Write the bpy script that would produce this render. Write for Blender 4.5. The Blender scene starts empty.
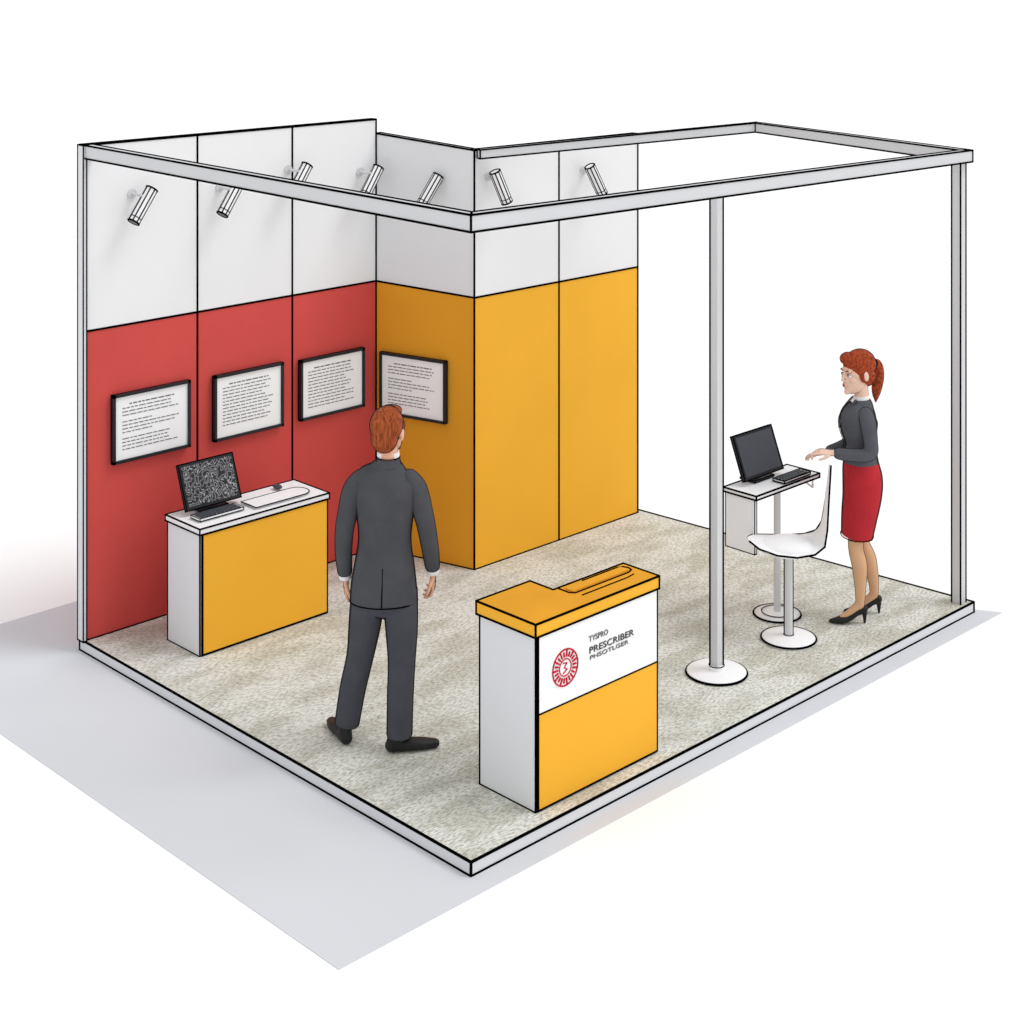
import bpy, math
from mathutils import Vector, Matrix
scene = bpy.context.scene
scene.view_settings.view_transform = 'Standard'
V = Vector

# ---------------------------------------------------------------- materials
def lin(c):
    c = c / 255.0
    return c / 12.92 if c <= 0.04045 else ((c + 0.055) / 1.055) ** 2.4
def L(rgb, k=1.0):
    return (min(1, lin(rgb[0]) * k), min(1, lin(rgb[1]) * k), min(1, lin(rgb[2]) * k), 1)
MATS = {}
def mat(name, rgb, rough=0.6, var=0.06, scale=6.0, bump=0.0, bscale=80.0, spec=0.25, metal=0.0, stretch=None, rim=0):
    m = bpy.data.materials.new(name); m.use_nodes = True
    nt = m.node_tree; b = nt.nodes['Principled BSDF']
    b.inputs['Roughness'].default_value = rough
    b.inputs['Specular IOR Level'].default_value = spec
    b.inputs['Metallic'].default_value = metal
    tc = nt.nodes.new('ShaderNodeTexCoord')
    src = tc.outputs['Object']
    if stretch:
        mp = nt.nodes.new('ShaderNodeMapping'); mp.inputs['Scale'].default_value = stretch
        nt.links.new(src, mp.inputs['Vector']); src = mp.outputs['Vector']
    n = nt.nodes.new('ShaderNodeTexNoise'); n.inputs['Scale'].default_value = scale
    n.inputs['Detail'].default_value = 4
    nt.links.new(src, n.inputs['Vector'])
    r = nt.nodes.new('ShaderNodeValToRGB')
    r.color_ramp.elements[0].position = 0.3; r.color_ramp.elements[1].position = 0.7
    r.color_ramp.elements[0].color = L(rgb, 1 - var); r.color_ramp.elements[1].color = L(rgb, 1 + var)
    nt.links.new(n.outputs['Fac'], r.inputs['Fac'])
    col = r.outputs['Color']
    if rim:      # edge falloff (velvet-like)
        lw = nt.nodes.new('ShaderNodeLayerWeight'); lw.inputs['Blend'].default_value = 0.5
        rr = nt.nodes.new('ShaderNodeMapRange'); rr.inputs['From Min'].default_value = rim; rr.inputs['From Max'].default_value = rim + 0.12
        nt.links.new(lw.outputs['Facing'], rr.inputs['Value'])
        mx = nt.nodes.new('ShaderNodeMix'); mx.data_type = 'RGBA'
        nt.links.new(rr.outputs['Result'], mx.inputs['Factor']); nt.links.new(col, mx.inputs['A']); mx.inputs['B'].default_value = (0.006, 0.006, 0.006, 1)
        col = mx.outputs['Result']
    nt.links.new(col, b.inputs['Base Color'])
    if bump > 0:
        n2 = nt.nodes.new('ShaderNodeTexNoise'); n2.inputs['Scale'].default_value = bscale
        nt.links.new(src, n2.inputs['Vector'])
        bp = nt.nodes.new('ShaderNodeBump'); bp.inputs['Strength'].default_value = bump
        bp.inputs['Distance'].default_value = 0.01
        nt.links.new(n2.outputs['Fac'], bp.inputs['Height'])
        nt.links.new(bp.outputs['Normal'], b.inputs['Normal'])
    MATS[name] = m
    return m
mat('ink', (6, 6, 6), 0.9, 0.0, spec=0.0)
mat('ground_white', (252, 252, 252), 0.9, 0.003, 0.4, spec=0.0)
mat('shade_grey', (212, 214, 218), 0.9, 0.01, 2, spec=0.0)  # grey of the shade painted on the ground around the booth
mat('panel_white', (240, 240, 241), 0.7, 0.01, 2, spec=0.1)
mat('panel_white_shaded', (230, 231, 233), 0.7, 0.01, 2, spec=0.1)  # panel white with shade painted in, for the left-facing partition
mat('edge_white', (226, 227, 230), 0.7, 0.01, 2, spec=0.1)
mat('metal_grey', (212, 213, 215), 0.5, 0.02, 3, spec=0.2)
mat('plastic_white', (245, 245, 246), 0.5, 0.01, 3, spec=0.2)
mat('red_panel', (211, 82, 77), 0.7, 0.07, 1.2, spec=0.1)
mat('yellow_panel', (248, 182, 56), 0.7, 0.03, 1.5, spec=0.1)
mat('yellow_panel_shaded', (230, 160, 44), 0.7, 0.03, 1.5, spec=0.1)  # panel yellow darkened: shade painted into the left-facing partition
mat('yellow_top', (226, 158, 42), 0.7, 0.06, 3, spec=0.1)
mat('paper', (250, 250, 250), 0.8, 0.002, spec=0.0)
mat('text_ink', (120, 120, 123), 0.8, 0.0, spec=0.0)
mat('sign_ink', (84, 84, 88), 0.8, 0.0, spec=0.0)
mat('black_frame', (34, 36, 40), 0.5, 0.1)
mat('dark_device', (72, 75, 82), 0.5, 0.05)
mat('logo_red', (196, 42, 62), 0.7, 0.05, spec=0.0)
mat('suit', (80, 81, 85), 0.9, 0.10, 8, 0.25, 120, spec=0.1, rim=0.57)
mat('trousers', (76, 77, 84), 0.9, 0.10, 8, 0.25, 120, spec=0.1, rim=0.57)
mat('shoe_black', (30, 30, 32), 0.5, 0.1, spec=0.25)
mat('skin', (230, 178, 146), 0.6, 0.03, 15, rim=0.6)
mat('skin_tan', (216, 170, 130), 0.6, 0.03, 15, rim=0.56)
mat('skin_pale', (238, 200, 178), 0.6, 0.03, 15, rim=0.62)
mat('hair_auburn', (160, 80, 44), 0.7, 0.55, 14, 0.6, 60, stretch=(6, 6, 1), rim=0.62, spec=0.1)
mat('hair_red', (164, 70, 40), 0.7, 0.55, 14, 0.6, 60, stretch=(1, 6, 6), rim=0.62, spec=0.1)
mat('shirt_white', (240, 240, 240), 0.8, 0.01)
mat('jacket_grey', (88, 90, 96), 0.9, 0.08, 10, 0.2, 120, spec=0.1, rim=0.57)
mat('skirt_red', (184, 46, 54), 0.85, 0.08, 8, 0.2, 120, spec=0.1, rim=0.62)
mat('eye_white', (240, 240, 240), 0.3, 0.0)
mat('iris', (40, 34, 30), 0.3, 0.0)
mat('lips', (190, 80, 80), 0.5, 0.02)
mat('lens_dark', (60, 60, 62), 0.3, 0.02)

# carpet
m = bpy.data.materials.new('carpet'); m.use_nodes = True; nt = m.node_tree; b = nt.nodes['Principled BSDF']
b.inputs['Roughness'].default_value = 0.95; b.inputs['Specular IOR Level'].default_value = 0.0
tc = nt.nodes.new('ShaderNodeTexCoord')
mp = nt.nodes.new('ShaderNodeMapping'); mp.inputs['Scale'].default_value = (1.2, 3.4, 1); mp.inputs['Rotation'].default_value = (0, 0, 0.75)
n1 = nt.nodes.new('ShaderNodeTexNoise'); n1.inputs['Scale'].default_value = 1.8; n1.inputs['Detail'].default_value = 5
mp2 = nt.nodes.new('ShaderNodeMapping'); mp2.inputs['Scale'].default_value = (34, 100, 1); mp2.inputs['Rotation'].default_value = (0, 0, 0.75)
n2 = nt.nodes.new('ShaderNodeTexNoise'); n2.inputs['Scale'].default_value = 1.0; n2.inputs['Detail'].default_value = 3
for a in (mp, mp2): nt.links.new(tc.outputs['Object'], a.inputs['Vector'])
nt.links.new(mp.outputs['Vector'], n1.inputs['Vector']); nt.links.new(mp2.outputs['Vector'], n2.inputs['Vector'])
r1 = nt.nodes.new('ShaderNodeValToRGB'); r1.color_ramp.elements[0].position = 0.4; r1.color_ramp.elements[1].position = 0.56
r1.color_ramp.elements[0].color = L((206, 205, 194)); r1.color_ramp.elements[1].color = L((228, 228, 222))
r2 = nt.nodes.new('ShaderNodeValToRGB'); r2.color_ramp.elements[0].position = 0.36; r2.color_ramp.elements[1].position = 0.56
r2.color_ramp.elements[0].color = (0.52, 0.52, 0.47, 1); r2.color_ramp.elements[1].color = (1, 1, 0.99, 1)
mx = nt.nodes.new('ShaderNodeMix'); mx.data_type = 'RGBA'; mx.blend_type = 'MULTIPLY'; mx.inputs['Factor'].default_value = 0.9
nt.links.new(n1.outputs['Fac'], r1.inputs['Fac']); nt.links.new(n2.outputs['Fac'], r2.inputs['Fac'])
nt.links.new(r1.outputs['Color'], mx.inputs['A']); nt.links.new(r2.outputs['Color'], mx.inputs['B'])
nt.links.new(mx.outputs['Result'], b.inputs['Base Color'])
MATS['carpet'] = m

# patterned screen
m = bpy.data.materials.new('screen_pattern'); m.use_nodes = True; nt = m.node_tree; b = nt.nodes['Principled BSDF']
b.inputs['Roughness'].default_value = 0.6; b.inputs['Specular IOR Level'].default_value = 0.1
tc = nt.nodes.new('ShaderNodeTexCoord'); nz = nt.nodes.new('ShaderNodeTexNoise'); nz.inputs['Scale'].default_value = 24; nz.inputs['Detail'].default_value = 1
nt.links.new(tc.outputs['Object'], nz.inputs['Vector'])
r = nt.nodes.new('ShaderNodeValToRGB'); e = r.color_ramp.elements
D_ = L((52, 52, 56)); W_ = L((176, 176, 178))
e[0].position = 0.36; e[0].color = D_; e[1].position = 0.66; e[1].color = D_
for pos, cc in ((0.39, W_), (0.42, D_), (0.485, D_), (0.51, W_), (0.535, D_), (0.60, D_), (0.63, W_)):
    q = e.new(pos); q.color = cc
nt.links.new(nz.outputs['Fac'], r.inputs['Fac']); nt.links.new(r.outputs['Color'], b.inputs['Base Color'])
MATS['screen_pattern'] = m

# ---------------------------------------------------------------- mesh builder
class MB:
    def __init__(self):
        self.v = []; self.f = []; self.m = []; self.s = []; self.T = Matrix.Identity(4)
    def add(self, vs, fs, mt, smooth=False):
        o = len(self.v)
        self.v += [self.T @ V(p) for p in vs]
        for f in fs:
            self.f.append([i + o for i in f]); self.m.append(mt); self.s.append(smooth)
    def prism(self, foot, z0, z1, mt, ink=0.0, top=None, skip=()):
        n = len(foot)
        z0 = z0 if isinstance(z0, (list, tuple)) else [z0] * n
        z1 = z1 if isinstance(z1, (list, tuple)) else [z1] * n
        area = sum(foot[i][0] * foot[(i + 1) % n][1] - foot[(i + 1) % n][0] * foot[i][1] for i in range(n))
        idx = list(range(n))
        if area < 0: idx.reverse()
        foot = [foot[i] for i in idx]; z0 = [z0[i] for i in idx]; z1 = [z1[i] for i in idx]
        vs = [(foot[i][0], foot[i][1], z0[i]) for i in range(n)] + [(foot[i][0], foot[i][1], z1[i]) for i in range(n)]
        self.add(vs, [[i, (i + 1) % n, n + (i + 1) % n, n + i] for i in range(n)], mt)
        self.add(vs, [list(range(n))[::-1]], mt)
        self.add(vs, [[n + i for i in range(n)]], top or mt)
        if ink:
            for i in range(n):
                j = (i + 1) % n
                self.line(vs[i], vs[j], ink); self.line(vs[n + i], vs[n + j], ink); self.line(vs[i], vs[n + i], ink)
    def box(self, x0, x1, y0, y1, z0, z1, mt, ink=0.0, top=None):
        self.prism([(x0, y0), (x1, y0), (x1, y1), (x0, y1)], z0, z1, mt, ink, top)
    def line(self, p, q, r, mt='ink', n=6):
        p = V(p); q = V(q); t = q - p
        if t.length < 1e-6: return
        t.normalize()
        a = V((1, 0, 0)) if abs(t.x) < 0.8 else V((0, 1, 0))
        e1 = (a - t * a.dot(t)).normalized(); e2 = t.cross(e1)
        p = p - t * r * 0.6; q = q + t * r * 0.6
        vs = []
        for c in (p, q):
            for k in range(n):
                w = 2 * math.pi * k / n
                vs.append(c + (e1 * math.cos(w) + e2 * math.sin(w)) * r)
        self.add(vs, [[k, (k + 1) % n, n + (k + 1) % n, n + k] for k in range(n)] + [list(range(n))[::-1], list(range(n, 2 * n))], mt)
    def path(self, pts, r, mt='ink', closed=False):
        for i in range(len(pts) - (0 if closed else 1)):
            self.line(pts[i], pts[(i + 1) % len(pts)], r, mt)
    def ring(self, c, rad, r, mt='ink', axis=(0, 0, 1), n=32):
        t = V(axis).normalized(); a = V((1, 0, 0)) if abs(t.x) < 0.8 else V((0, 1, 0))
        e1 = (a - t * a.dot(t)).normalized(); e2 = t.cross(e1); c = V(c)
        self.path([c + (e1 * math.cos(2 * math.pi * k / n) + e2 * math.sin(2 * math.pi * k / n)) * rad for k in range(n)], r, mt, True)
    def tube(self, pts, rad, mt='ink', n=20, ref=None, rnd=True, sub=1):
        pts = [V(p) for p in pts]
        rad = [r if isinstance(r, (tuple, list)) else (r, r) for r in rad]
        if sub > 1:   # catmull-rom
            P = []; R = []
            N = len(pts)
            for i in range(N - 1):
                p0 = pts[max(i - 1, 0)]; p1 = pts[i]; p2 = pts[i + 1]; p3 = pts[min(i + 2, N - 1)]
                r0 = rad[max(i - 1, 0)]; r1 = rad[i]; r2 = rad[i + 1]; r3 = rad[min(i + 2, N - 1)]
                for k in range(sub):
                    t = k / sub
                    def cr(a, b, c, d): return 0.5 * ((2 * b) + (c - a) * t + (2 * a - 5 * b + 4 * c - d) * t * t + (3 * b - a - 3 * c + d) * t ** 3)
                    P.append(cr(p0, p1, p2, p3)); R.append((cr(r0[0], r1[0], r2[0], r3[0]), cr(r0[1], r1[1], r2[1], r3[1])))
            P.append(pts[-1]); R.append(rad[-1]); pts, rad = P, R
        N = len(pts); rings = []
        for i in range(N):
            t = (pts[min(i + 1, N - 1)] - pts[max(i - 1, 0)]).normalized()
            a = V(ref) if ref is not None else (V((1, 0, 0)) if abs(t.x) < 0.9 else V((0, 1, 0)))
            e1 = (a - t * a.dot(t)).normalized(); e2 = t.cross(e1)
            rings.append((pts[i], e1, e2, rad[i][0], rad[i][1], t))
        if rnd:
            c, e1, e2, a, b_, t = rings[0]; m_ = min(a, b_)
            pre = [(c - t * m_ * math.sin(w), e1, e2, a * math.cos(w), b_ * math.cos(w), t) for w in (1.35, 0.9, 0.45)]
            c, e1, e2, a, b_, t = rings[-1]; m_ = min(a, b_)
            post = [(c + t * m_ * math.sin(w), e1, e2, a * math.cos(w), b_ * math.cos(w), t) for w in (0.45, 0.9, 1.35)]
            rings = pre + rings + post
        vs = []
        for (c, e1, e2, a, b_, t) in rings:
            for k in range(n):
                w = 2 * math.pi * k / n
                vs.append(c + e1 * (a * math.cos(w)) + e2 * (b_ * math.sin(w)))
        R = len(rings)
        fs = [[i * n + k, i * n + (k + 1) % n, (i + 1) * n + (k + 1) % n, (i + 1) * n + k] for i in range(R - 1) for k in range(n)]
        self.add(vs, fs, mt, True)
        self.add(vs, [list(range(n))[::-1], [(R - 1) * n + k for k in range(n)]], mt, False)
    def ell(self, c, r, mt='ink', rot=None, nu=24, nv=14):
        c = V(c); M = rot or Matrix.Identity(3); vs = [c + M @ V((0, 0, r[2]))]
        for j in range(1, nv):
            ph = math.pi * j / nv
            for i in range(nu):
                th = 2 * math.pi * i / nu
                vs.append(c + M @ V((r[0] * math.sin(ph) * math.cos(th), r[1] * math.sin(ph) * math.sin(th), r[2] * math.cos(ph))))
        vs.append(c + M @ V((0, 0, -r[2]))); last = len(vs) - 1
        fs = [[0, 1 + i, 1 + (i + 1) % nu] for i in range(nu)]
        for j in range(nv - 2):
            for i in range(nu):
                a = 1 + j * nu; fs.append([a + i, a + nu + i, a + nu + (i + 1) % nu, a + (i + 1) % nu])
        a = 1 + (nv - 2) * nu
        fs += [[a + i, last, a + (i + 1) % nu] for i in range(nu)]
        self.add(vs, fs, mt, True)
    def lathe(self, prof, c, mt, n=40, smooth=True):
        c = V(c); vs = []
        for (r, z) in prof:
            for k in range(n):
                w = 2 * math.pi * k / n; vs.append(c + V((r * math.cos(w), r * math.sin(w), z)))
        R = len(prof)
        fs = [[i * n + k, i * n + (k + 1) % n, (i + 1) * n + (k + 1) % n, (i + 1) * n + k] for i in range(R - 1) for k in range(n)]
        self.add(vs, fs, mt, smooth); self.add(vs, [list(range(n))[::-1], [(R - 1) * n + k for k in range(n)]], mt)
    def build(self, name, parent=None, recenter=True, loc=None, rot=0.0, voxel=None, smooth=0):
        off = V((0, 0, 0))
        if recenter and parent is None and loc is None:
            xs = [p.x for p in self.v]; ys = [p.y for p in self.v]; zs = [p.z for p in self.v]
            off = V(((min(xs) + max(xs)) / 2, (min(ys) + max(ys)) / 2, min(zs)))
        me = bpy.data.meshes.new(name)
        me.from_pydata([p - off for p in self.v], [], self.f)
        names = []
        for a in self.m:
            if a not in names: names.append(a)
        for a in names: me.materials.append(MATS[a])
        me.polygons.foreach_set('material_index', [names.index(a) for a in self.m])
        me.polygons.foreach_set('use_smooth', self.s)
        me.update()
        o = bpy.data.objects.new(name, me); scene.collection.objects.link(o)
        o.location = V(loc) if loc is not None else off
        o.rotation_euler = (0, 0, rot)
        if parent: o.parent = parent
        if voxel:
            rm = o.modifiers.new('remesh', 'REMESH'); rm.mode = 'VOXEL'; rm.voxel_size = voxel; rm.use_smooth_shade = True
            if smooth:
                sm = o.modifiers.new('smooth', 'SMOOTH'); sm.factor = 0.5; sm.iterations = smooth
        return o
def empty(name, loc, rot=0.0):
    e = bpy.data.objects.new(name, None); e.location = loc; e.rotation_euler = (0, 0, rot)
    e.empty_display_size = 0.2; scene.collection.objects.link(e); return e

YAW = math.radians(-44.3)      # camera heading relative to the booth axes
INK = 0.0075

# ---------------------------------------------------------------- ground, painted shade band, booth floor
g = MB(); g.add([(-300, -300, -0.07), (300, -300, -0.07), (300, 300, -0.07), (-300, 300, -0.07)], [[0, 1, 2, 3]], 'ground_white'); g.build('ground', recenter=False)
g = MB(); g.prism([(-0.88, -0.13), (4.60, -0.13), (4.47, 0.1), (4.27, 2.7), (3.4, 4.25), (-0.88, 4.25)], -0.07, -0.066, 'shade_grey'); g.build('ground_shade')  # thin grey sheet added as the booth's shadow on the ground
g = MB(); g.prism([(0, 0), (4.469, 0), (4.27, 2.75), (4.24, 3.54), (0, 3.54)], -0.066, 0.0, 'edge_white', INK, top='carpet'); g.build('floor')

# ---------------------------------------------------------------- walls
def wall(mb, P, Q, th, hP, hQ, mats, n_ink=INK, split=(1.9, 1.9), seams=()):
    """panelled wall from P to Q, inner face on P-Q, thickness vector th"""
    P = V(P); Q = V(Q); ts = [0.0] + list(seams) + [1.0]
    for a, b_ in zip(ts[:-1], ts[1:]):
        A = P.lerp(Q, a); B = P.lerp(Q, b_)
        foot = [A, B, B + V(th), A + V(th)]
        foot = [(p.x, p.y) for p in foot]
        sA = split[0] + (split[1] - split[0]) * a; sB = split[0] + (split[1] - split[0]) * b_
        tA = hP + (hQ - hP) * a; tB = hP + (hQ - hP) * b_
        mb.prism(foot, 0.0, [sA, sB, sB, sA], mats[0], n_ink)
        mb.prism(foot, [sA, sB, sB, sA], [tA, tB, tB, tA], mats[1], n_ink)
w = MB(); wall(w, (0.0, 3.49), (2.32, 3.49), (0, 0.05), 3.045, 3.049, ('red_panel', 'panel_white'), split=(1.90, 1.90), seams=(0.354, 0.682))
w.prism([(-0.012, 3.478), (0.012, 3.478), (0.012, 3.545), (-0.012, 3.545)], 0.0, 3.045, 'edge_white', 0.005)
w.build('wall_left')
w = MB(); wall(w, (2.32, 3.488), (2.53, 2.69), (0.05, 0.012), 2.949, 2.877, ('yellow_panel_shaded', 'panel_white_shaded'), split=(1.90, 1.866)); w.build('wall_partition')  # faces away from the light; both colours carry painted shade
w = MB(); wall(w, (2.53, 2.69), (4.22, 2.69), (0, 0.05), 2.877, 2.868, ('yellow_panel', 'panel_white'), split=(1.866, 1.86), seams=(0.493,)); w.build('wall_back')

# ---------------------------------------------------------------- overhead frame
fr = empty('overhead_frame', (0, 0, 0))
pts = [V((0, 3.535, 3.045)), V((0, 0, 3.0)), V((4.455, 0, 2.944)), V((4.49, 1.78, 3.0)), V((2.55, 2.68, 2.885))]
def inset(i, d=0.06):
    p = V((pts[i].x, pts[i].y))
    def nrm(a, b_):
        t = V((b_.x - a.x, b_.y - a.y)).normalized(); return V((-t.y, t.x))
    if i == 0: return p + nrm(pts[0], pts[1]) * d
    if i == len(pts) - 1: return p + nrm(pts[-2], pts[-1]) * d
    n1 = nrm(pts[i - 1], pts[i]); n2 = nrm(pts[i], pts[i + 1]); mm = (n1 + n2).normalized()
    return p + mm * (d / mm.dot(n1))
hts = [0.08, 0.08, 0.075, 0.065, 0.06]
for i in range(4):
    a, c = pts[i], pts[i + 1]; ia, ic = inset(i), inset(i + 1)
    bm_ = MB(); bm_.prism([(a.x, a.y), (c.x, c.y), (ic.x, ic.y), (ia.x, ia.y)], [a.z - hts[i], c.z - hts[i + 1], c.z - hts[i + 1], a.z - hts[i]], [a.z, c.z, c.z, a.z], 'metal_grey', 0.0062)
    bm_.build('beam_%d' % (i + 1), parent=fr)
p = MB(); p.box(4.365, 4.43, 0.035, 0.10, 0.0, 2.87, 'metal_grey')
for (x, y) in ((4.365, 0.10), (4.43, 0.035), (4.365, 0.035)): p.line((x, y, 0), (x, y, 2.87), 0.0058)
p.build('corner_post', parent=fr)

# support pole with a round base
sp = empty('support_pole', (2.42, 0.49, 0))
p = MB(); h = 0.027; p.box(-h, h, -h, h, 0.02, 2.84, 'metal_grey')
for (x, y) in ((-h, h), (h, -h)): p.line((x, y, 0.02), (x, y, 2.84), 0.006)
p.build('pole', parent=sp)
p = MB(); p.lathe([(0.178, 0), (0.178, 0.012), (0.165, 0.02), (0.04, 0.026)], (0, 0, 0), 'plastic_white'); p.ring((0, 0, 0.008), 0.178, 0.007)
p.lathe([(0.045, 0.02), (0.045, 0.05)], (0, 0, 0), 'plastic_white', smooth=False); p.ring((0, 0, 0.05), 0.045, 0.003)
p.build('round_base', parent=sp)

# ---------------------------------------------------------------- spotlights
def spot(c, d, wallp):
    c = V(c); d = V(d).normalized(); e = empty('spotlight', c)
    m1 = MB(); hl = 0.118; R_ = 0.037
    m1.tube([-d * hl, d * hl], [R_, R_], 'plastic_white', n=24, rnd=False)
    for s in (-1, 1): m1.ring(d * hl * s, R_, 0.0058, axis=d, n=20)
    m1.ring(d * 0.088, R_, 0.003, axis=d, n=20)
    a = V((1, 0, 0)); e1 = (a - d * a.dot(d)).normalized(); e2 = d.cross(e1)
    for k in range(8):
        w_ = 2 * math.pi * k / 8; o_ = (e1 * math.cos(w_) + e2 * math.sin(w_)) * R_
        m1.line(o_ - d * hl, o_ + d * hl, 0.0046)
    m1.tube([d * (hl - 0.002), d * (hl + 0.003)], [0.028, 0.028], 'lens_dark', n=20, rnd=False)
    m1.build('lamp_head', parent=e)
    m2 = MB(); wp = V(wallp) - c
    m2.tube([(0, 0, 0), V((0, 0, 0.06)), wp + V((0, 0, 0.06))], [0.009] * 3, 'metal_grey', n=10, rnd=False)
    n_ = wp.normalized()
    m2.tube([wp + V((0, 0, 0.06)) - n_ * 0.012, wp + V((0, 0, 0.06))], [0.03, 0.03], 'metal_grey', n=16, rnd=False)
    m2.build('wall_arm', parent=e)
for x, z in ((0.334, 2.655), (0.99, 2.632), (1.545, 2.70), (2.17, 2.63)):
    spot((x, 3.36, z), (-0.58, -0.05, -0.8), (x, 3.488, z))
spot((2.36, 2.957, 2.593), (-0.55, 0.1, -0.8), (2.462, 2.957, 2.593))
spot((2.658, 2.56, 2.626), (0.36, -0.1, -0.85), (2.658, 2.688, 2.626))
spot((3.616, 2.56, 2.585), (0.44, -0.1, -0.85), (3.616, 2.688, 2.585))

# ---------------------------------------------------------------- posters
import random
random.seed(4)
def poster(loc, w_, h_, rot, style):
    m1 = MB(); f = 0.018; dpt = 0.035
    m1.box(-w_ / 2, w_ / 2, -0.012, 0, 0, h_, 'black_frame')
    m1.box(-w_ / 2, w_ / 2, -dpt, 0, 0, f, 'black_frame'); m1.box(-w_ / 2, w_ / 2, -dpt, 0, h_ - f, h_, 'black_frame')
    m1.box(-w_ / 2, -w_ / 2 + f, -dpt, 0, 0, h_, 'black_frame'); m1.box(w_ / 2 - f, w_ / 2, -dpt, 0, 0, h_, 'black_frame')
    m1.box(-w_ / 2 + f, w_ / 2 - f, -0.022, -0.01, f, h_ - f, 'paper')
    z = h_ - 0.075; k = 0
    while z > 0.07:
        x0 = -w_ / 2 + 0.07; x1 = w_ / 2 - 0.08 - random.random() * 0.1
        if style == 1 and k in (4, 7): x1 = 0.0
        if k == 0: x0 += 0.05; x1 = w_ / 2 - 0.12
        x = x0
        while x < x1:
            ww = random.uniform(0.015, 0.05); ww = min(ww, x1 - x)
            if ww > 0.006: m1.box(x, x + ww, -0.0235, -0.021, z, z + (0.006 if k else 0.008), 'text_ink')
            x += ww + 0.008
        z -= 0.022 if not (style == 1 and k in (3, 7)) else 0.04
        k += 1
    m1.build('framed_poster', loc=loc, rot=rot)
poster((0.462, 3.482, 1.05), 0.565, 0.43, 0, 1)
poster((1.205, 3.482, 1.04), 0.555, 0.43, 0, 0)
poster((1.905, 3.482, 1.04), 0.56, 0.415, 0, 0)
s_ = 0.405; poster((2.32 + 0.21 * s_ - 0.006, 3.488 - 0.798 * s_, 0.975), 0.56, 0.435, math.atan2(-0.82, 0.21), 1)

# ---------------------------------------------------------------- display counter
dc = empty('display_counter', (0.87, 2.975, 0)); TT = Matrix.Translation((-0.87, -2.975, 0))
m1 = MB(); m1.T = TT
m1.box(0.38, 1.34, 2.80, 3.15, 0.0, 0.735, 'edge_white', 0.0055); m1.build('cabinet', parent=dc)
m1 = MB(); m1.T = TT; m1.box(0.395, 1.338, 2.79, 2.80, 0.01, 0.73, 'yellow_panel', 0.005); m1.build('front_panel', parent=dc)
m1 = MB(); m1.T = TT; m1.box(0.37, 1.35, 2.785, 3.16, 0.735, 0.77, 'plastic_white', 0.0055); m1.build('top_board', parent=dc)
m1 = MB(); pad = []
x0, x1, y0, y1, r_ = 0.82, 1.27, 2.84, 3.0, 0.075
for k in range(9): a = -math.pi / 2 + math.pi * k / 8; pad.append((x1 - r_ + r_ * math.cos(a), (y0 + y1) / 2 + (y1 - y0) / 2 * math.sin(a)))
pad += [(x0, y1), (x0, y0)]
m1.prism(pad, 0.777, 0.785, 'plastic_white'); m1.path([(a, b_, 0.784) for a, b_ in pad], 0.004, closed=True); m1.build('desk_pad')

def computer(name, loc, w_, h_, screen, lean=0.1):
    e = empty(name, loc)
    m1 = MB(); z0 = 0.028; th = 0.022
    nrm = V((0, -h_, lean)).normalized()
    def P(x, t, o): return V((x, lean * t, z0 + h_ * t)) + nrm * o
    def slab(xa, xb, ta, tb, oa, ob, mt, ink=0):
        vs = [P(xa, ta, oa), P(xb, ta, oa), P(xb, tb, oa), P(xa, tb, oa), P(xa, ta, ob), P(xb, ta, ob), P(xb, tb, ob), P(xa, tb, ob)]
        m1.add(vs, [[0, 3, 2, 1], [4, 5, 6, 7], [0, 1, 5, 4], [1, 2, 6, 5], [2, 3, 7, 6], [3, 0, 4, 7]], mt)
        if ink:
            for i, j in ((0, 1), (1, 2), (2, 3), (3, 0), (4, 5), (5, 6), (6, 7), (7, 4), (0, 4), (1, 5), (2, 6), (3, 7)): m1.line(vs[i], vs[j], ink)
    hw = w_ / 2
    slab(-hw, hw, 0, 1, -th, 0, 'black_frame', 0.004)
    slab(-hw + 0.018, hw - 0.018, 0.07, 0.94, -0.001, 0.003, screen)
    m1.build('screen', parent=e)
    m1 = MB(); m1.tube([(0, 0.075, 0.01), (0, 0.065, 0.12)], [(0.04, 0.012), (0.03, 0.01)], 'dark_device', rnd=False)
    m1.box(-0.1, 0.1, 0.0, 0.12, 0, 0.01, 'dark_device', 0.003); m1.build('stand', parent=e)
    return e
c1 = computer('desktop_computer', (0.635, 3.02, 0.779), 0.40, 0.26, 'screen_pattern')
m1 = MB(); m1.box(-0.2, 0.12, -0.14, -0.04, 0.0, 0.016, 'plastic_white', 0.003)
for i in range(4):
    for j in range(10): m1.box(-0.19 + j * 0.03, -0.166 + j * 0.03, -0.132 + i * 0.022, -0.115 + i * 0.022, 0.016, 0.021, 'dark_device')
m1.build('keyboard', parent=c1)
m1 = MB(); m1.ell((0, 0, 0.014), (0.025, 0.04, 0.014), 'dark_device'); m1.build('computer_mouse', loc=(1.15, 3.07, 0.777))

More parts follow.
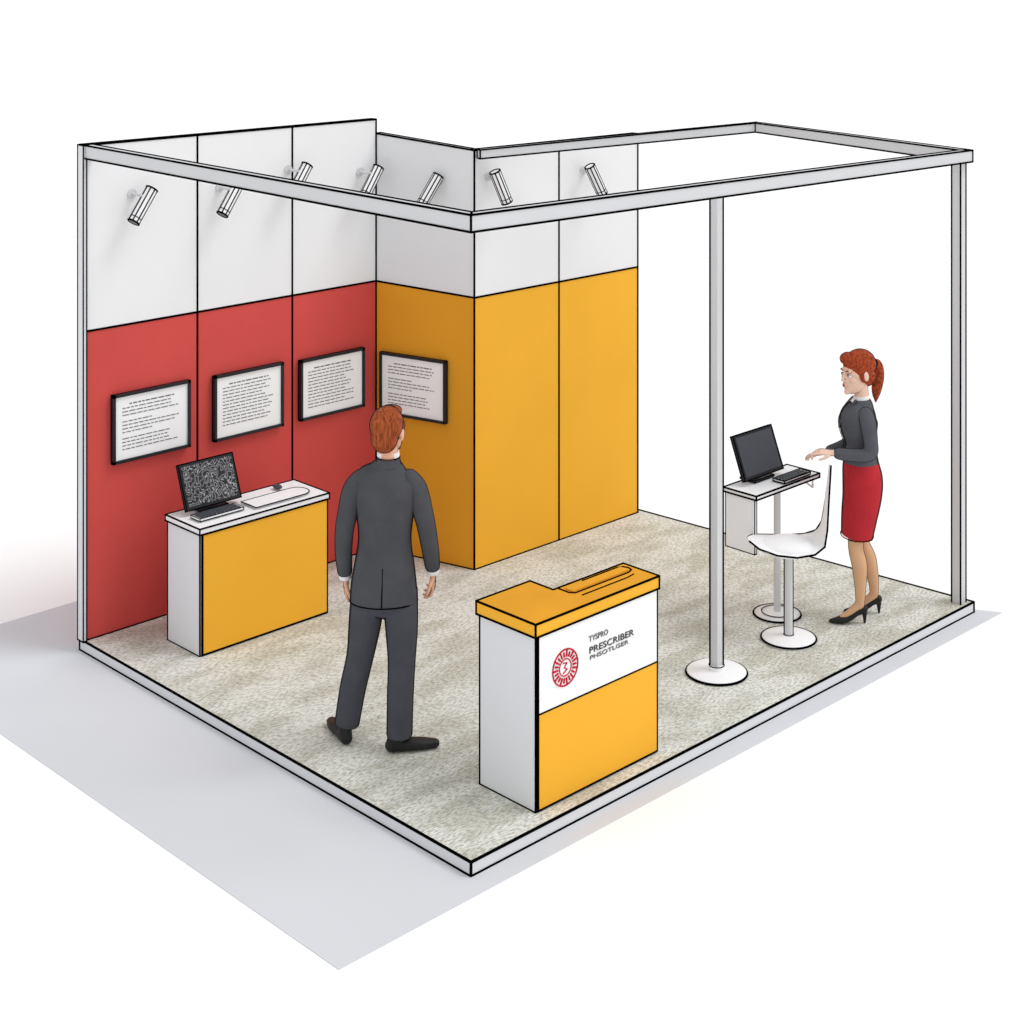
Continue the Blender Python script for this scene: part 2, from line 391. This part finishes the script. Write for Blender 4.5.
# ---------------------------------------------------------------- reception podium
rp = empty('reception_podium', (0.98, 0.305, 0)); TT = Matrix.Translation((-0.98, -0.305, 0))
foot = [(0.53, 0.105), (1.43, 0.105), (1.43, 0.335), (0.89, 0.335), (0.89, 0.505), (0.53, 0.505)]
m1 = MB(); m1.T = TT; m1.prism(foot, 0.0, 0.865, 'edge_white', 0.0055); m1.build('cabinet', parent=rp)
m1 = MB(); m1.T = TT; m1.box(0.54, 1.43, 0.095, 0.105, 0.01, 0.48, 'yellow_panel', 0.0045); m1.build('lower_panel', parent=rp)
m1 = MB(); m1.T = TT; m1.box(0.54, 1.43, 0.095, 0.105, 0.48, 0.865, 'paper', 0.0045); m1.build('sign_panel', parent=rp)
m1 = MB(); m1.T = TT
top = [(0.515, 0.09), (1.44, 0.09), (1.44, 0.345), (0.90, 0.345), (0.90, 0.515), (0.515, 0.515)]
m1.prism(top, 0.865, 0.93, 'yellow_panel', 0.006, top='yellow_top')
m1.path([(0.93, 0.345, 0.932), (0.93, 0.26, 0.932), (0.95, 0.235, 0.932), (1.36, 0.235, 0.932), (1.4, 0.25, 0.932), (1.41, 0.28, 0.932), (1.40, 0.31, 0.932), (1.36, 0.325, 0.932), (1.1, 0.325, 0.932)], 0.004)
m1.path([(0.955, 0.19, 0.932), (1.3, 0.19, 0.932), (1.36, 0.20, 0.932)], 0.0035)
m1.box(0.95, 1.38, 0.25, 0.31, 0.93, 0.937, 'yellow_top')
m1.build('counter_top', parent=rp)
m1 = MB(); m1.T = TT; c = V((0.728, 0.093, 0.658))
for rr, th in ((0.09, 0.004), (0.042, 0.003)): m1.ring(c, rr, th, 'logo_red', axis=(0, 1, 0), n=30)
for k in range(22):
    w_ = 2 * math.pi * k / 22; d = V((math.cos(w_), 0, math.sin(w_))); m1.line(c + d * 0.056, c + d * (0.084 if k % 2 else 0.074), 0.005, 'logo_red')
m1.path([c + V((a, 0, b_)) for a, b_ in ((-0.015, 0.025), (0.012, 0.02), (-0.008, 0.0), (0.014, -0.012), (-0.014, -0.026))], 0.003, 'logo_red')
m1.build('logo', parent=rp)
def text(s, size, loc, mt, parent, sx=1.0, off=0.0):
    cu = bpy.data.curves.new('lettering', 'FONT'); cu.body = s; cu.size = size; cu.extrude = 0.002; cu.offset = off
    cu.materials.append(MATS[mt]); o = bpy.data.objects.new('lettering', cu); scene.collection.objects.link(o)
    o.rotation_euler = (math.pi / 2, 0, 0); o.location = loc; o.scale = (sx, 1, 1); o.parent = parent
text('TYSPRO', 0.040, (0.90 - 0.98, 0.093 - 0.305, 0.735), 'text_ink', rp, 1.0)
text('PRESCRIBER', 0.046, (0.90 - 0.98, 0.093 - 0.305, 0.675), 'sign_ink', rp, 1.4)
text('PHSOTLGER', 0.030, (0.905 - 0.98, 0.093 - 0.305, 0.642), 'text_ink', rp, 1.8)

# ---------------------------------------------------------------- bar table + computer
bt = empty('bar_table', (3.385, 0.81, 0))
m1 = MB(); m1.box(-0.335, 0.335, -0.13, 0.13, 0.825, 0.85, 'plastic_white', 0.006); m1.build('table_top', parent=bt)
m1 = MB(); m1.box(-0.325, -0.305, -0.11, 0.12, 0.48, 0.825, 'plastic_white', 0.0035); m1.build('side_panel', parent=bt)
m1 = MB(); m1.lathe([(0.022, 0.02), (0.022, 0.825)], (0, -0.04, 0), 'metal_grey'); m1.lathe([(0.15, 0), (0.15, 0.01), (0.03, 0.025)], (0, -0.04, 0), 'plastic_white')
m1.ring((0, -0.04, 0.008), 0.15, 0.006); m1.ring((0, -0.04, 0.022), 0.10, 0.003)
m1.path([(0.3, -0.1, 0.825), (0.3, -0.1, 0.76), (0.2, -0.1, 0.825)], 0.006, 'metal_grey'); m1.build('pedestal', parent=bt)
c2 = computer('desktop_computer', (3.34, 0.835, 0.859), 0.40, 0.265, 'dark_device')
m1 = MB(); m1.box(0.02, 0.3, -0.14, -0.05, 0, 0.014, 'plastic_white', 0.004)
for i in range(3):
    for j in range(8): m1.box(0.03 + j * 0.032, 0.055 + j * 0.032, -0.132 + i * 0.026, -0.114 + i * 0.026, 0.014, 0.02, 'dark_device')
m1.build('keyboard', parent=c2)

# ---------------------------------------------------------------- bar stool
bs = empty('bar_stool', (3.122, 0.488, 0), YAW)
m1 = MB(); m1.lathe([(0.168, 0), (0.168, 0.012), (0.15, 0.02), (0.03, 0.03)], (0, 0, 0), 'plastic_white'); m1.ring((0, 0, 0.01), 0.168, 0.0065)
m1.lathe([(0.025, 0.02), (0.025, 0.55)], (0, 0, 0), 'metal_grey'); m1.ring((0, 0, 0.03), 0.03, 0.003)
for s in (-1, 1): m1.line((0.026 * s, 0, 0.03), (0.026 * s, 0, 0.53), 0.005)
m1.build('pedestal', parent=bs)
prof = [(-0.245, 0.615, 0.04), (-0.2, 0.60, 0.13), (-0.1, 0.58, 0.185), (0.02, 0.572, 0.2), (0.13, 0.585, 0.185), (0.195, 0.62, 0.15), (0.222, 0.70, 0.09), (0.238, 0.85, 0.05), (0.25, 0.98, 0.03), (0.258, 1.07, 0.015)]
m1 = MB(); m1.tube([(a, 0, b_) for a, b_, c_ in prof], [(c_, 0.011) for a, b_, c_ in prof], 'plastic_white', ref=(0, 1, 0), sub=4, n=28)
m1.ell((0.0, 0, 0.572), (0.19, 0.165, 0.055), 'plastic_white')
for s in (-1, 1): m1.path([(a, s * c_, b_) for a, b_, c_ in prof], 0.006)
for a, b_, c_ in (prof[0], prof[-1]): m1.line((a, -c_, b_), (a, c_, b_), 0.006)
m1.build('seat_shell', parent=bs)

# ---------------------------------------------------------------- people
def hand(name, parent, O, D, N, thumb, mt, scale=1.0, curl=0.35, point=False):
    O = V(O); D = V(D).normalized(); N = V(N); N = (N - D * N.dot(D)).normalized(); S = D.cross(N)
    k = scale; m1 = MB()
    m1.tube([O - D * 0.02 * k, O + D * 0.02 * k, O + D * 0.055 * k, O + D * 0.085 * k], [(0.026 * k, 0.02 * k), (0.032 * k, 0.016 * k), (0.04 * k, 0.015 * k), (0.04 * k, 0.012 * k)], mt, ref=S, n=20, sub=3)
    lens = [0.070, 0.079, 0.073, 0.057]; offs = [0.030, 0.0105, -0.0095, -0.029]
    for i in range(4):
        c_ = curl * (0.3 if (point and i == 0) else (1.9 if point else 1.0 + 0.15 * i))
        p_ = O + D * (0.082 - (0.006 if i == 3 else 0)) * k + S * offs[i] * k * thumb
        a = c_ * 0.5; seg = [0.45, 0.3, 0.25]; pl = [p_ - D * 0.012 * k, p_]; sp_ = S * thumb * (0.10 * (1.5 - i) / 1.5)
        for q in range(3):
            d_ = (D * math.cos(a) + N * math.sin(a) + sp_).normalized(); p_ = p_ + d_ * lens[i] * seg[q] * k; pl.append(p_); a += c_
        m1.tube(pl, [0.0092 * k, 0.0092 * k, 0.0086 * k, 0.0078 * k, 0.0066 * k], mt, n=12, ref=S)
    p_ = O + D * 0.022 * k + S * thumb * 0.022 * k; pl = [p_]
    for d_, l_ in (((D * 0.55 + S * thumb * 0.75 + N * 0.25), 0.035), ((D * 0.8 + S * thumb * 0.45 + N * 0.3), 0.03), ((D * 0.95 + S * thumb * 0.15 + N * 0.35), 0.024)):
        p_ = p_ + V(d_).normalized() * l_ * k; pl.append(p_)
    m1.tube(pl, [0.014 * k, 0.0115 * k, 0.0098 * k, 0.0078 * k], mt, n=12, ref=N)
    return m1.build(name, parent=parent, voxel=0.0032, smooth=2)

def head(parent, c, yaw, pitch, k, skin, hair, woman):
    T = Matrix.Translation(c) @ Matrix.Rotation(yaw, 4, 'Z') @ Matrix.Rotation(pitch, 4, 'X') @ Matrix.Scale(k, 4)
    m1 = MB(); m1.T = T
    m1.ell((0, -0.012, 0.03), (0.074, 0.093, 0.09)); m1.ell((0, 0.02, -0.03), (0.060, 0.068, 0.085))
    jw = 0.038 if woman else 0.046
    m1.ell((0, 0.035, -0.075), (jw, 0.05, 0.042)); m1.ell((0, 0.074, -0.098), (0.018, 0.016, 0.016))
    for s in (-1, 1):
        m1.ell((s * 0.036, 0.058, -0.022), (0.022, 0.020, 0.024))
        m1.ell((s * 0.076, -0.005, -0.005), (0.009, 0.019, 0.031), rot=Matrix.Rotation(-0.2, 3, 'X'))
        m1.ell((s * 0.0115, 0.096, -0.031), (0.007, 0.008, 0.006))
        m1.ell((s * 0.03, 0.077, 0.024), (0.02, 0.011, 0.008))
    m1.tube([(0, 0.08, 0.018), (0, 0.094, -0.008), (0, 0.102 if woman else 0.106, -0.028)], [0.008, 0.008, 0.0095], n=12)
    m1.ell((0, 0.086, -0.058), (0.024, 0.010, 0.013))
    m1.m = [skin] * len(m1.m)
    m1.build('head', parent=parent, voxel=0.0045, smooth=3)
    m1 = MB(); m1.T = T
    for s in (-1, 1):
        m1.ell((s * 0.030, 0.0735, 0.0), (0.0145, 0.0125, 0.0095), 'eye_white'); m1.ell((s * 0.030, 0.0835, 0.0), (0.0062, 0.004, 0.0062), 'iris')
        m1.tube([(s * 0.015, 0.089, 0.022), (s * 0.032, 0.087, 0.028), (s * 0.05, 0.073, 0.021)], [0.003, 0.0036, 0.002], hair, n=8)
        m1.tube([(s * 0.0155, 0.084, 0.006), (s * 0.030, 0.087, 0.0105), (s * 0.046, 0.076, 0.005)], [0.0014, 0.002, 0.0014], 'ink', n=8)
    m1.tube([(-0.022, 0.087, -0.056), (0, 0.0985, -0.0545), (0.022, 0.087, -0.056)], [0.002, 0.0042, 0.002], 'lips', n=10)
    m1.tube([(-0.02, 0.087, -0.060), (0, 0.0985, -0.062), (0.02, 0.087, -0.060)], [0.002, 0.0052, 0.002], 'lips', n=10)
    m1.build('face_features', parent=parent)
    m1 = MB(); m1.T = T
    m1.ell((0, -0.020, 0.042), (0.0815, 0.100, 0.092)); m1.ell((0, -0.05, -0.015), (0.068, 0.064, 0.072))
    for s in (-1, 1): m1.ell((s * 0.066, 0.012, 0.03), (0.013, 0.03, 0.034))
    if woman:
        m1.ell((0.02, 0.05, 0.085), (0.055, 0.042, 0.03), rot=Matrix.Rotation(-0.6, 3, 'X'))
        for s in (-1, 1): m1.ell((s * 0.068, 0.0, -0.0), (0.014, 0.03, 0.045))
        m1.ell((0, -0.118, 0.03), (0.026, 0.02, 0.028))
        m1.tube([(0, -0.11, 0.04), (0, -0.135, 0.038), (0, -0.145, 0.0), (0.0, -0.14, -0.06), (0, -0.125, -0.13), (0, -0.12, -0.185)], [0.018, 0.024, 0.032, 0.034, 0.026, 0.005], n=16, sub=3)
    else:
        m1.ell((0, 0.035, 0.098), (0.055, 0.05, 0.026))
    m1.m = [hair] * len(m1.m)
    m1.build('hair', parent=parent, voxel=0.005, smooth=2)
    if woman:
        m1 = MB(); m1.T = T; m1.ring((0, -0.118, 0.035), 0.024, 0.006, 'ink', axis=(0, 1, 0.2), n=16); m1.build('hair_tie', parent=parent)

# ---- man (local x = right of picture, y = away from the camera, z up)
man = empty('man', (0.424, 1.19, 0), YAW)
m1 = MB()   # trousers
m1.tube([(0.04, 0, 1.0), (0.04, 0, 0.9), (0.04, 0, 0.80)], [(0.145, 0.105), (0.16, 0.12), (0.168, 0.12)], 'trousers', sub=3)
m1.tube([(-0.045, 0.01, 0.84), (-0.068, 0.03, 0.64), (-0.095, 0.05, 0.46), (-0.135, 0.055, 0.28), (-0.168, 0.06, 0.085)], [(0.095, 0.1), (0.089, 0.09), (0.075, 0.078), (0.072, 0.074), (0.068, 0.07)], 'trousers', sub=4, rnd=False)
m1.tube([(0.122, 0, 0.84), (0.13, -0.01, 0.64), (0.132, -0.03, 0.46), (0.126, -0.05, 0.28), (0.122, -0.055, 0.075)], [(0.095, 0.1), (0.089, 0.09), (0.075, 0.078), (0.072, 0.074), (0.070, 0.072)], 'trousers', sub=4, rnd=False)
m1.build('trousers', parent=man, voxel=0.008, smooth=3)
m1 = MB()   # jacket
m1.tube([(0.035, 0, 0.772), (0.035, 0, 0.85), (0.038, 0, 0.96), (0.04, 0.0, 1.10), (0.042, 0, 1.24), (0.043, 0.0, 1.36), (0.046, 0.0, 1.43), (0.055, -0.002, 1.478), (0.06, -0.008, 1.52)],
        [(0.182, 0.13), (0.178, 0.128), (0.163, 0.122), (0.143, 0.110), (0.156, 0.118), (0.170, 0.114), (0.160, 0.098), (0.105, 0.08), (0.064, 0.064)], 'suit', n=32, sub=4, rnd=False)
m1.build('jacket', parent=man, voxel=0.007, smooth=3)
for nm, P_ in (('sleeve_left', [(-0.085, 0, 1.415), (-0.128, 0, 1.36), (-0.155, -0.005, 1.25), (-0.174, -0.005, 1.15), (-0.182, 0.02, 1.03), (-0.178, 0.05, 0.915)]),
               ('sleeve_right', [(0.170, 0, 1.415), (0.212, 0, 1.36), (0.243, -0.01, 1.25), (0.264, -0.01, 1.16), (0.282, 0.01, 1.04), (0.292, 0.04, 0.945)])):
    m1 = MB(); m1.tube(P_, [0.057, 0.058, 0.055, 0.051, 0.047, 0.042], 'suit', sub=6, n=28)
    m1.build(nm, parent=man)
m1 = MB()   # collar, vent and hem seams
m1.tube([(0.06, -0.008, 1.50), (0.06, -0.012, 1.54)], [(0.070, 0.071), (0.062, 0.064)], 'suit', n=28, rnd=False)
m1.tube([(0.06, -0.006, 1.53), (0.06, -0.010, 1.572)], [(0.0615, 0.063), (0.058, 0.060)], 'shirt_white', n=28, rnd=False)
m1.path([(0.06 + 0.0625 * math.cos(a), -0.012 + 0.0645 * math.sin(a), 1.541) for a in [2 * math.pi * k / 24 for k in range(24)]], 0.003, closed=True)
m1.path([(0.038, -0.119, 0.98), (0.036, -0.124, 0.90), (0.034, -0.130, 0.84), (0.033, -0.132, 0.775)], 0.003, 'ink')
m1.path([(0.035 + 0.181 * math.cos(a), 0.129 * math.sin(a), 0.774) for a in [2 * math.pi * k / 36 for k in range(36)]], 0.0035, closed=True)
m1.build('collar_and_seams', parent=man)
m1 = MB()   # neck
m1.tube([(0.06, -0.015, 1.48), (0.06, -0.018, 1.56), (0.06, -0.012, 1.63)], [0.056, 0.053, 0.052], 'skin', rnd=True); m1.build('neck', parent=man)
head(man, (0.06, 0.0, 1.668), -0.35, 0.03, 1.10, 'skin', 'hair_auburn', False)
m1 = MB()   # shirt cuffs
m1.tube([(-0.178, 0.045, 0.93), (-0.175, 0.060, 0.872)], [0.036, 0.034], 'shirt_white', rnd=False); m1.tube([(0.290, 0.035, 0.96), (0.294, 0.050, 0.902)], [0.036, 0.034], 'shirt_white', rnd=False)
m1.build('shirt_cuffs', parent=man)
hand('hand_left', man, (-0.174, 0.062, 0.865), (0.02, 0.25, -1), (1, 0.1, 0), 1, 'skin', 0.98, 0.6)
hand('hand_right', man, (0.295, 0.052, 0.895), (0.0, 0.25, -1), (-1, 0.1, 0), -1, 'skin', 0.98, 0.6)
def shoe(mb, heel, d, k=1.0, mt='shoe_black'):
    d = V(d).normalized(); a = V((-d.y, d.x, 0)); H = V(heel)
    mb.tube([H + d * 0.0 + V((0, 0, .035)), H + d * 0.08 * k + V((0, 0, .035)), H + d * 0.17 * k + V((0, 0, .03)), H + d * 0.25 * k + V((0, 0, .024))], [(0.034, 0.034), (0.038, 0.034), (0.046, 0.029), (0.03, 0.022)], mt, ref=a, sub=3)
    mb.tube([H + d * 0.015 + V((0, 0, .05)), H + d * 0.03 + V((0, 0, .11))], [(0.036, 0.042), (0.036, 0.042)], mt, ref=a)
m1 = MB(); shoe(m1, (-0.165, 0.01, 0), (-0.28, 0.6, 0), 0.98); m1.build('shoe_left', parent=man, voxel=0.006, smooth=3)
m1 = MB(); shoe(m1, (0.08, -0.075, 0), (0.92, 0.20, 0), 0.95); m1.build('shoe_right', parent=man, voxel=0.006, smooth=3)

# ---- woman (local x = her right side, y = where she faces, z up)
wo = empty('woman', (3.723, 0.358, 0), YAW + math.pi / 2)
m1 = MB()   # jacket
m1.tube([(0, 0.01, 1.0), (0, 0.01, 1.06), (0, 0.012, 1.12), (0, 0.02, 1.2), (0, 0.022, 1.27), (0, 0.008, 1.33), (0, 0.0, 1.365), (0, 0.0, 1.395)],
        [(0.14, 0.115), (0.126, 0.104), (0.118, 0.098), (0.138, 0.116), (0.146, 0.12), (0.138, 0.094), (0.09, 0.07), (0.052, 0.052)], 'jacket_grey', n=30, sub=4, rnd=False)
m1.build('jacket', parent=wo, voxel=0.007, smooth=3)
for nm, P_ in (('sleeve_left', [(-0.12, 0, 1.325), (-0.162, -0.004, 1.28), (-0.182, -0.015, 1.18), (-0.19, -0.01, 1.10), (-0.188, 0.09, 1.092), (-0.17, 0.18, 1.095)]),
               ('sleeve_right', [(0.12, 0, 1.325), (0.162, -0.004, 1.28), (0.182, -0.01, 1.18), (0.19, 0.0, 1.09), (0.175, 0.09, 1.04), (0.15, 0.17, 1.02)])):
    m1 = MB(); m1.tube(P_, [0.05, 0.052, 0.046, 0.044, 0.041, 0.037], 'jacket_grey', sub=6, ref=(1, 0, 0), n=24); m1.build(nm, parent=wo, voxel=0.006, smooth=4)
m1 = MB()   # blouse collar, lapels
m1.tube([(0, 0.004, 1.385), (0, 0.006, 1.415)], [(0.05, 0.052), (0.046, 0.048)], 'shirt_white', n=24, rnd=False)
m1.add([(-0.04, 0.07, 1.365), (0.04, 0.07, 1.365), (0.0, 0.147, 1.235)], [[0, 1, 2]], 'shirt_white')
m1.add([(-0.04, 0.05, 1.395), (0.04, 0.05, 1.395), (0.04, 0.074, 1.365), (-0.04, 0.074, 1.365)], [[0, 3, 2, 1]], 'shirt_white')
for s in (-1, 1): m1.tube([(s * 0.045, 0.05, 1.395), (s * 0.05, 0.095, 1.34), (s * 0.028, 0.138, 1.27), (0.0, 0.146, 1.21)], [(0.016, 0.006)] * 3 + [(0.006, 0.004)], 'jacket_grey', sub=3)
m1.path([(0, 0.146, 1.21), (0, 0.118, 1.12), (0, 0.124, 1.04), (0, 0.128, 1.0)], 0.0025)
m1.build('collar', parent=wo)
m1 = MB()
m1.tube([(0, 0.01, 1.04), (0, 0.005, 0.96), (0, -0.004, 0.88), (0, 0.0, 0.78), (0, 0.018, 0.65), (0, 0.032, 0.53)], [(0.124, 0.102), (0.148, 0.118), (0.158, 0.126), (0.156, 0.122), (0.144, 0.112), (0.134, 0.100)], 'skirt_red', n=36, sub=4, rnd=False)
m1.path([(0.135 * math.cos(a), 0.032 + 0.101 * math.sin(a), 0.531) for a in [2 * math.pi * k / 36 for k in range(36)]], 0.0035, closed=True)
m1.build('skirt', parent=wo)
m1 = MB()   # legs
m1.tube([(-0.055, 0.03, 0.70), (-0.058, 0.044, 0.58), (-0.064, 0.052, 0.47), (-0.07, 0.03, 0.36), (-0.075, 0.026, 0.22), (-0.08, 0.03, 0.11)], [0.054, 0.054, 0.049, 0.050, 0.036, 0.028], sub=4)
m1.tube([(0.055, 0.02, 0.70), (0.058, 0.015, 0.58), (0.064, -0.005, 0.47), (0.07, -0.055, 0.36), (0.075, -0.088, 0.22), (0.08, -0.095, 0.12)], [0.054, 0.054, 0.049, 0.050, 0.036, 0.028], sub=4)
for (s, f) in ((-0.08, 0.03), (0.08, -0.095)):
    m1.tube([(s, f, 0.12), (s, f + 0.05, 0.075), (s, f + 0.11, 0.034)], [0.028, 0.026, 0.022])
m1.m = ['skin_tan'] * len(m1.m); m1.build('legs', parent=wo, voxel=0.006, smooth=3)
for nm, s, f in (('shoe_left', -0.08, 0.03), ('shoe_right', 0.08, -0.095)):
    m1 = MB()
    m1.tube([(s, f - 0.025, 0.092), (s, f + 0.02, 0.072), (s, f + 0.07, 0.037), (s, f + 0.12, 0.024), (s, f + 0.185, 0.015)], [(0.030, 0.026), (0.030, 0.024), (0.036, 0.022), (0.038, 0.022), (0.012, 0.012)], 'shoe_black', sub=3)
    m1.tube([(s, f - 0.03, 0.085), (s, f - 0.03, 0.0)], [0.018, 0.007], 'shoe_black', rnd=False)
    m1.build(nm, parent=wo, voxel=0.0045, smooth=1)
m1 = MB(); m1.tube([(0, 0.0, 1.36), (0, 0.0, 1.42), (0, 0.005, 1.49)], [0.046, 0.042, 0.042], 'skin_pale'); m1.build('neck', parent=wo)
head(wo, (0, 0.03, 1.56), 0.42, -0.04, 1.12, 'skin_pale', 'hair_red', True)
hand('hand_left', wo, (-0.158, 0.215, 1.098), (0.15, 1, 0.05), (0.2, 0, -1), 1, 'skin_pale', 0.92, 0.22, True)
hand('hand_right', wo, (0.142, 0.2, 1.012), (-0.15, 1, -0.1), (-0.2, 0, -1), -1, 'skin_pale', 0.92, 0.3)

# ---------------------------------------------------------------- light
w = bpy.data.worlds.new('world'); scene.world = w; w.use_nodes = True
w.node_tree.nodes['Background'].inputs['Color'].default_value = (0.985, 0.99, 1, 1)
w.node_tree.nodes['Background'].inputs['Strength'].default_value = 0.82
sl = bpy.data.lights.new('sun', 'SUN'); sl.energy = 1.2; sl.angle = math.radians(28)
so = bpy.data.objects.new('sun', sl); scene.collection.objects.link(so)
so.rotation_euler = V((-0.45, 0.5, -1.0)).to_track_quat('-Z', 'Y').to_euler(); so.location = (3, -3, 8)

# ---------------------------------------------------------------- camera (level, lens shifted down)
cd = bpy.data.cameras.new('camera'); cd.sensor_width = 36; cd.lens = 58.4; cd.shift_y = -0.539; cd.clip_end = 1000
co = bpy.data.objects.new('camera', cd); scene.collection.objects.link(co)
co.location = (-5.242, -5.644, 4.182); co.rotation_euler = (math.pi / 2, 0, YAW)
scene.camera = co
